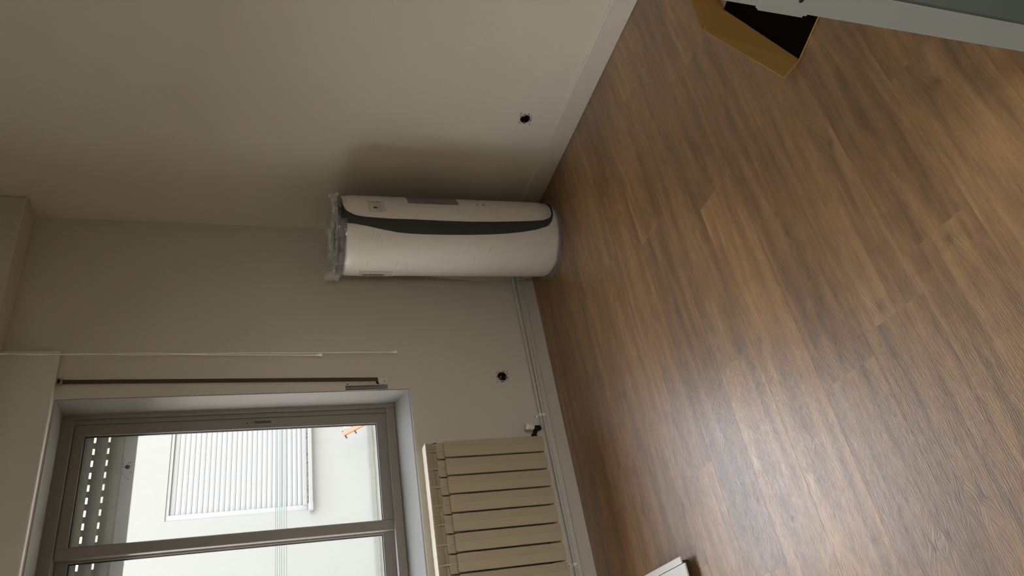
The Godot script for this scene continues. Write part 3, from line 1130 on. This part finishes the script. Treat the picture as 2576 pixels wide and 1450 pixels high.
func film(mt: Node) -> void:
	var n := FastNoiseLite.new()
	n.seed = 9
	n.frequency = 1.0
	n.fractal_octaves = 3
	var st := new_st()
	var g := []
	var rows := 13
	for i in rows:
		var t := i / float(rows - 1)
		var row := []
		for k in 150:
			var a := TAU * k / 150.0
			var c := Vector2(cos(a), sin(a))
			var rim := 0.085 + 0.028 * n.get_noise_2d(c.x * 1.6 + 5.0, c.y * 1.6) + 0.014 * n.get_noise_2d(c.x * 6.0, c.y * 6.0 + 9.0)
			var y := 1.041 + (rim - 0.012) * t
			var cr := n.get_noise_3d(c.x * 3.6, c.y * 3.6, t * 1.6) * 0.042 + n.get_noise_3d(c.x * 9.0, c.y * 9.0, t * 3.0 + 4.0) * 0.016
			var r := 0.1915 - 0.004 * sin(PI * t) + cr * smooth01(0.0, 0.45, t) + 0.004 * t
			row.append(on_roll(rad_to_deg(a), y, maxf(r, 0.189 if t < 0.2 else 0.150)))
		g.append(row)
	grid(st, g, Vector3(0, 0.9, 0), true, false)
	finish(st, "plastic_film", M.film, mt)
	# film drawn in over the top
	st = new_st()
	g = []
	for i in 9:
		var t := i / 8.0
		var row := []
		for k in 110:
			var a := TAU * k / 110.0
			var c := Vector2(cos(a), sin(a))
			var r := lerpf(0.188, 0.075, t)
			var y := 1.062 + 0.020 * sin(PI * t) + 0.022 * n.get_noise_3d(c.x * 5.0 + 20.0, c.y * 5.0, t * 3.0) * smooth01(0.0, 0.3, t)
			row.append(on_roll(rad_to_deg(a), maxf(y, 1.079 - 0.020 * (1.0 - smooth01(0.0, 0.2, t))), r))
		g.append(row)
	grid(st, g, Vector3(1e6, 0, 0), true, false)
	finish(st, "plastic_film", M.film, mt)
	st = new_st()
	g = []
	for i in 9:
		var t := i / 8.0
		var row := []
		for k in 130:
			var a := TAU * k / 130.0
			var c := Vector2(cos(a), sin(a))
			var cr := n.get_noise_3d(c.x * 6.0 + 31.0, c.y * 6.0, t * 3.0) * 0.012 + n.get_noise_3d(c.x * 15.0, c.y * 15.0, t * 5.0) * 0.006
			var y := lerpf(0.024, 0.0008, t)
			var r := 0.1905 + 0.006 * smooth01(0.0, 0.8, t) + absf(cr) * smooth01(0.1, 0.7, t)
			row.append(on_roll(rad_to_deg(a), y, r))
		g.append(row)
	grid(st, g, Vector3(0, 0.05, 0), true, false)
	finish(st, "plastic_film", M.film, mt)
	# loose fold of film down the window side of the roll
	st = new_st()
	g = []
	for i in 24:
		var t := i / 23.0
		var y := lerpf(0.06, 0.62, t)
		var wd := 0.022 * sin(PI * t) * (1.0 + 0.4 * n.get_noise_2d(t * 5.0, 3.0))
		var row := []
		for j in 6:
			var s := j / 5.0
			row.append(on_roll(-124.0 - 2.0 * n.get_noise_2d(t * 4.0, s * 2.0), y, 0.189 + wd * s + 0.003 * n.get_noise_2d(t * 9.0, s * 3.0)))
		g.append(row)
	grid(st, g, Vector3(0, 0.5, 1), false, false)
	finish(st, "plastic_film", M.film, mt)

func sticker(mt: Node, called: String, m: Material, a0: float, a1: float, y0: float, y1: float, r: float, slant := 0.0) -> MeshInstance3D:
	var st := new_st()
	var g := []
	for i in 7:
		var row := []
		var t := i / 6.0
		for j in 13:
			var s := j / 12.0
			row.append(on_roll(lerpf(a0, a1, s), lerpf(y0, y1, t) + slant * (s - 0.5), r))
		g.append(row)
	grid(st, g, Vector3(0, 0.5, 0), false, true, true)
	return finish(st, called, m, mt)

func labels(mt: Node) -> void:
	var r := RandomNumberGenerator.new()
	r.seed = 3
	# a printed delivery label: fields, lines and bars
	var im := Image.create(256, 256, false, Image.FORMAT_RGB8)
	im.fill(Color(0.86, 0.84, 0.80))
	var ink := Color(0.10, 0.09, 0.09)
	for k in 10:
		var x := 18 + k * 15
		im.fill_rect(Rect2i(x, int(r.randf_range(20, 60)), 3, int(r.randf_range(60, 150))), Color(0.35, 0.33, 0.32))
	im.fill_rect(Rect2i(70, 120, 34, 56), Color(0.30, 0.28, 0.27))
	im.fill_rect(Rect2i(20, 6, 150, 2), ink)
	im.fill_rect(Rect2i(20, 236, 150, 2), ink)
	im.fill_rect(Rect2i(172, 14, 3, 220), ink)
	for k in 40:
		im.fill_rect(Rect2i(206, 30 + k * 5, 22, 1 + r.randi() % 4), ink)
	var m := mat(Color(1, 1, 1), 0.5)
	m.albedo_texture = ImageTexture.create_from_image(im)
	var l := sticker(mt, "delivery_label", m, -1.5, 22.0, 0.868, 0.948, RR + 0.0080, 0.010)
	l.set_meta("label", "small white delivery label")
	# barcode sticker on the window side
	im = Image.create(256, 64, false, Image.FORMAT_RGB8)
	im.fill(Color(0.86, 0.83, 0.79))
	im = Image.create(64, 256, false, Image.FORMAT_RGB8)
	im.fill(Color(0.86, 0.83, 0.79))
	var y := 26
	while y < 196:
		var w := 1 + r.randi() % 6
		im.fill_rect(Rect2i(27, y, 20, w), Color(0.07, 0.06, 0.06))
		y += w + 1 + r.randi() % 4
	for k in 12:
		im.fill_rect(Rect2i(20, 30 + k * 14, 3, 9), Color(0.4, 0.38, 0.36))
	m = mat(Color(1, 1, 1), 0.5)
	m.albedo_texture = ImageTexture.create_from_image(im)
	l = sticker(mt, "barcode_sticker", m, -127.0, -97.0, 0.970, 0.815, RR + 0.0016)
	l.set_meta("label", "white sticker with a barcode")
	# grey printed strip and two small marks
	var grey := mat(Color(0.55, 0.53, 0.51), 0.6)
	sticker(mt, "printed_strip", grey, 18.5, 60.0, 0.512, 0.757, RR + 0.0079)
	sticker(mt, "printed_mark", grey, 19.5, 24.0, 0.381, 0.390, RR + 0.0079)
	sticker(mt, "printed_mark", mat(Color(0.62, 0.60, 0.57), 0.6), 19.5, 24.0, 0.412, 0.420, RR + 0.0079)

# ---------------------------------------------------------------- wall fittings
func fittings() -> void:
	socket_box(Transform3D(Basis(), SOCKET_WALL), "round empty socket box in the window wall beside the radiator", 0)
	socket_box(Transform3D(Basis(Vector3(0, 0, 1), Vector3(0, 1, 0), Vector3(-1, 0, 0)), SOCKET_SIDE), "round empty socket box with chipped plaster in the plain side wall", 1)

	# shutter strap with its guide and the fixing plate of its winder
	var sp := thing("shutter_strap", "brown woven shutter strap running down the wall beside the window", "strap", Vector3(-0.870, 1.53, 0.0))
	var st := new_st()
	var tilt := Transform3D(Basis(Vector3(0, 0, 1), -0.0185), Vector3.ZERO)
	box(st, Vector3(-0.0095, -0.648, 0.0085), Vector3(0.0095, 0.650, 0.0100), 0.0004, tilt)
	finish(st, "strap", M.strap, sp)
	st = new_st()
	box(st, Vector3(-0.0135, 0.636, 0.0), Vector3(0.0135, 0.643, 0.018), 0.001, tilt)
	box(st, Vector3(-0.0135, 0.643, 0.0), Vector3(-0.0105, 0.656, 0.018), 0.001, tilt)
	box(st, Vector3(0.0105, 0.643, 0.0), Vector3(0.0135, 0.656, 0.018), 0.001, tilt)
	finish(st, "guide", mat(Color(0.62, 0.55, 0.42), 0.5), sp)
	st = new_st()
	box(st, Vector3(-0.0105, 0.643, 0.001), Vector3(0.0105, 0.656, 0.0083), 0.0, tilt)
	finish(st, "slot", M.dark, sp)

	var pl := thing("winder_plate", "bare metal fixing plate at the lower end of the shutter strap", "plate", Vector3(-0.903, 0.836, 0.0))
	st = new_st()
	extrude(st, rounded_rect(-0.028, 0.0, 0.030, 0.046, 0.003), 0.0, 0.0035, Transform3D(), 0.0006)
	box(st, Vector3(-0.004, 0.044, 0.0), Vector3(0.000, 0.195, 0.005), 0.001)
	finish(st, "plate", M.pelmet, pl)
	st = new_st()
	# ridged rail along the strap
	for k in 4:
		box(st, Vector3(-0.0310 + 0.0068 * k, 0.002, 0.0), Vector3(-0.0258 + 0.0068 * k, 0.195, 0.006 + 0.003 * (k % 2)), 0.0012)
	finish(st, "rail", M.steel, pl)
	st = new_st()
	box(st, Vector3(0.006, 0.0445, 0.0), Vector3(0.027, 0.053, 0.0085), 0.0008)
	box(st, Vector3(-0.001, 0.040, 0.001), Vector3(0.006, 0.052, 0.0065), 0.0008)
	finish(st, "slot", M.dark, pl)
	for q in [Vector3(0.013, 0.014, 0.0035), Vector3(0.001, 0.186, 0.005)]:
		st = new_st()
		lathe(st, [Vector2(0, 0.0008), Vector2(0.0028, 0.0006), Vector2(0.0030, -0.001)], 14, Transform3D(Basis(Vector3(1, 0, 0), Vector3(0, 0, 1), Vector3(0, -1, 0)), q))
		finish(st, "screw_hole", M.dark, pl)

func socket_box(tr: Transform3D, label: String, kind: int) -> void:
	var s := thing("socket_box", label, "socket box", tr.origin)
	s.transform = tr
	var r := RandomNumberGenerator.new()
	r.seed = 8 + kind
	var into := Basis(Vector3(1, 0, 0), Vector3(0, 0, 1), Vector3(0, -1, 0))
	var st := new_st()
	st.set_smooth_group(0)
	for k in 40:
		var a := TAU * k / 40.0
		var b := TAU * (k + 1) / 40.0
		var q := HOLE_R - 0.0006
		var ca := Vector3(cos(a) * q, sin(a) * q, 0)
		var cb := Vector3(cos(b) * q, sin(b) * q, 0)
		var dz := Vector3(0, 0, -0.046)
		quad(st, ca, cb, cb + dz, ca + dz, -(ca + cb))
		tri(st, ca + dz, cb + dz, dz, Vector3(0, 0, 1))
	finish(st, "cup", M.dark, s)
	# fixing lug and loose wire ends inside
	st = new_st()
	lathe(st, [Vector2(0.0022, -0.03), Vector2(0.0022, 0.0), Vector2(0.0055, 0.0), Vector2(0.0055, -0.03)], 16, Transform3D(into, Vector3(0.004, 0.004, -0.012)))
	box(st, Vector3(-0.001, -0.022, -0.02), Vector3(0.001, -0.016, -0.006))
	box(st, Vector3(0.018, -0.001, -0.01), Vector3(0.0228, 0.001, -0.003))
	box(st, Vector3(-0.0228, -0.002, -0.012), Vector3(-0.019, 0.002, -0.003))
	finish(st, "fixing_lug", mat(Color(0.42, 0.41, 0.33), 0.5), s)
	for k in 3:
		st = new_st()
		var a := 0.6 + k * 1.1
		tube(st, [Vector3(0.014 * cos(a), 0.014 * sin(a), -0.044), Vector3(0.010 * cos(a + 0.5), 0.012 * sin(a + 0.5), -0.025), Vector3(0.008 * cos(a + 1.0), 0.010 * sin(a + 1.0), -0.012)], 0.0018, 8)
		finish(st, "wire_end", mat([Color(0.35, 0.22, 0.12), Color(0.30, 0.33, 0.15), Color(0.25, 0.25, 0.28)][k], 0.5), s)
	# broken plaster collar: a ragged square ring a little proud of the wall
	st = new_st()
	var outer := []
	var inner := []
	for k in 48:
		var a := TAU * k / 48.0
		var sq := 0.0305 / maxf(absf(cos(a)), absf(sin(a)))
		var ro := minf(sq, 0.0375) + r.randf_range(-0.003, 0.0015)
		outer.append(Vector2(cos(a), sin(a)) * ro)
		inner.append(Vector2(cos(a), sin(a)) * (HOLE_R + r.randf_range(0.0, 0.0012)))
	for k in 48:
		var l := (k + 1) % 48
		var o0 := Vector3(outer[k].x, outer[k].y, 0.0002)
		var o1 := Vector3(outer[l].x, outer[l].y, 0.0002)
		var i0 := Vector3(inner[k].x, inner[k].y, 0.0016)
		var i1 := Vector3(inner[l].x, inner[l].y, 0.0016)
		quad(st, o0, o1, i1, i0, Vector3(0, 0, 1))
		quad(st, i0, i1, i1 - Vector3(0, 0, 0.003), i0 - Vector3(0, 0, 0.003), -i0)
	finish(st, "plaster_collar", M.plaster, s)
	# cracks and chips torn in the plaster
	st = new_st()
	var chips := [[-0.002, 0.0285, 0.006, 0.0022], [-0.029, 0.004, 0.0022, 0.009], [0.010, -0.0285, 0.005, 0.0020], [-0.008, -0.029, 0.0018, 0.007], [-0.031, 0.030, 0.0030, 0.0032], [0.030, -0.031, 0.005, 0.0016], [0.027, -0.012, 0.0018, 0.005], [0.020, 0.026, 0.004, 0.0016]]
	for c in chips:
		if kind == 1:
			c = [-c[1], c[0], c[3], c[2]]
		var p := Vector3(c[0] + r.randf_range(-0.002, 0.002), c[1], 0.0016)
		var poly := PackedVector2Array()
		for k in 7:
			var a := TAU * k / 7.0
			poly.append(Vector2(cos(a) * c[2] * 0.8, sin(a) * c[3] * 0.8) * r.randf_range(0.7, 1.15))
		extrude(st, poly, -0.0022, 0.0004, Transform3D(Basis(), p))
	finish(st, "chipped_plaster", M.dark, s)

# ---------------------------------------------------------------- blind cords
func cords() -> void:
	var z := 0.08
	for q in [[1.164, -0.7905, 0.006, "short white blind cord, its end weight level with the middle of the window"], [0.822, -0.7775, 0.0, "long white blind cord, its end weight level with the window bottom"]]:
		var yb: float = q[0]
		var c := thing("blind_cord", q[3], "cord", Vector3(q[1], yb, z + q[2]))
		var st := new_st()
		var pts := []
		for i in 60:
			var t := i / 59.0
			var y := lerpf(2.398, yb, t)
			var w: float = 0.0022 * sin(t * 23.0 + q[2] * 300.0) * (1.0 - t)
			pts.append(Vector3(lerpf(-0.7655 - q[1], 0.0, t) + w, y - yb, 0.0025 * cos(t * 19.0 + q[2] * 200.0) * (1.0 - t)))
		tube(st, pts, 0.0016, 7)
		finish(st, "cord", M.cord, c)
		st = new_st()
		lathe(st, [Vector2(0.0, 0.003), Vector2(0.0022, 0.003), Vector2(0.0026, -0.002), Vector2(0.0070, -0.013), Vector2(0.0078, -0.027), Vector2(0.0066, -0.028), Vector2(0.0050, -0.016), Vector2(0.0, -0.012)], 18, Transform3D(Basis.from_euler(Vector3(0, 0, 0.12)), Vector3.ZERO))
		finish(st, "end_weight", M.white_plastic, c)

# ---------------------------------------------------------------- things on the floor
func carton() -> void:
	var c := thing("cardboard_box", "open brown cardboard box with folded out flaps, partly behind the doorway edge", "box", Vector3(-0.72, 0.0, 2.02))
	var o := c.position
	var E := Vector3(-0.955, 0.004, 2.067)
	var Cc := Vector3(-0.540, 0.004, 1.921)
	var along := (Cc - E).normalized()
	var across := Vector3(-along.z, 0, along.x)
	if across.z < 0:
		across = -across
	var far := 0.40
	var t := 0.004
	# base sheet lying on the floor, dark sheet standing for the shade inside
	var st := new_st()
	var ln := E.distance_to(Cc)
	var tr := Transform3D(Basis(along, Vector3.UP, along.cross(Vector3.UP)), E - o)
	# local x along the fold, z = along x up; make z point across, towards the doorway
	var zs := signf(tr.basis.z.dot(across))
	box(st, Vector3(0, -0.0035, minf(0, zs * far)), Vector3(ln, -0.0005, maxf(0, zs * far)), 0.0006, tr)
	finish(st, "base", M.cardboard, c)
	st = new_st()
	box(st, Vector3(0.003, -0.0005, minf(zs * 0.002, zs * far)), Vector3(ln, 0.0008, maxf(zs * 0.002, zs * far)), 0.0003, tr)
	finish(st, "painted_shade", M.cardboard_shade, c)
	# window side flap, tilted up
	st = new_st()
	slab(st, [E - o, Cc - o, Vector3(-0.562, 0.046, 1.852) - o, Vector3(-0.974, 0.030, 2.019) - o], t)
	finish(st, "flap", M.cardboard, c)
	# next flap round the corner
	st = new_st()
	slab(st, [Cc - o + along * 0.003, Vector3(-0.30, 0.004, 1.9) - o, Vector3(-0.36, 0.048, 1.862) - o, Vector3(-0.560, 0.048, 1.851) - o + along * 0.004], t)
	finish(st, "flap", M.cardboard, c)

func slab(st: SurfaceTool, p: Array, t: float) -> void:
	var n: Vector3 = (p[1] - p[0]).cross(p[3] - p[0]).normalized()
	if n.y < 0:
		n = -n
	var d := n * t
	quad(st, p[0], p[1], p[2], p[3], n)
	quad(st, p[0] - d, p[1] - d, p[2] - d, p[3] - d, -n)
	var mid: Vector3 = (p[0] + p[1] + p[2] + p[3]) * 0.25
	for i in 4:
		var j := (i + 1) % 4
		quad(st, p[i], p[j], p[j] - d, p[i] - d, (p[i] + p[j]) * 0.5 - mid)

func white_board() -> void:
	var b := thing("white_board", "white board with a raised edge strip lying on the floor in front of the radiator", "board", Vector3(-1.965, 0, 0.52))
	var st := new_st()
	box(st, Vector3(-0.022, 0.035, -0.015), Vector3(0.0, 0.041, 0.279), 0.0008)
	finish(st, "edge_strip", M.board, b)
	st = new_st()
	box(st, Vector3(-0.60, 0.0295, -0.015), Vector3(-0.0235, 0.0355, 0.288), 0.0008)
	finish(st, "panel", M.board, b)
	# dark filler under the board, its shadow painted as brown colour
	st = new_st()
	box(st, Vector3(-0.58, 0.0, 0.005), Vector3(-0.010, 0.0296, 0.262), 0.0006)
	box(st, Vector3(-0.020, 0.029, 0.005), Vector3(-0.004, 0.0355, 0.262))
	finish(st, "underside_shade", mat(Color(0.20, 0.15, 0.10), 0.9), b)
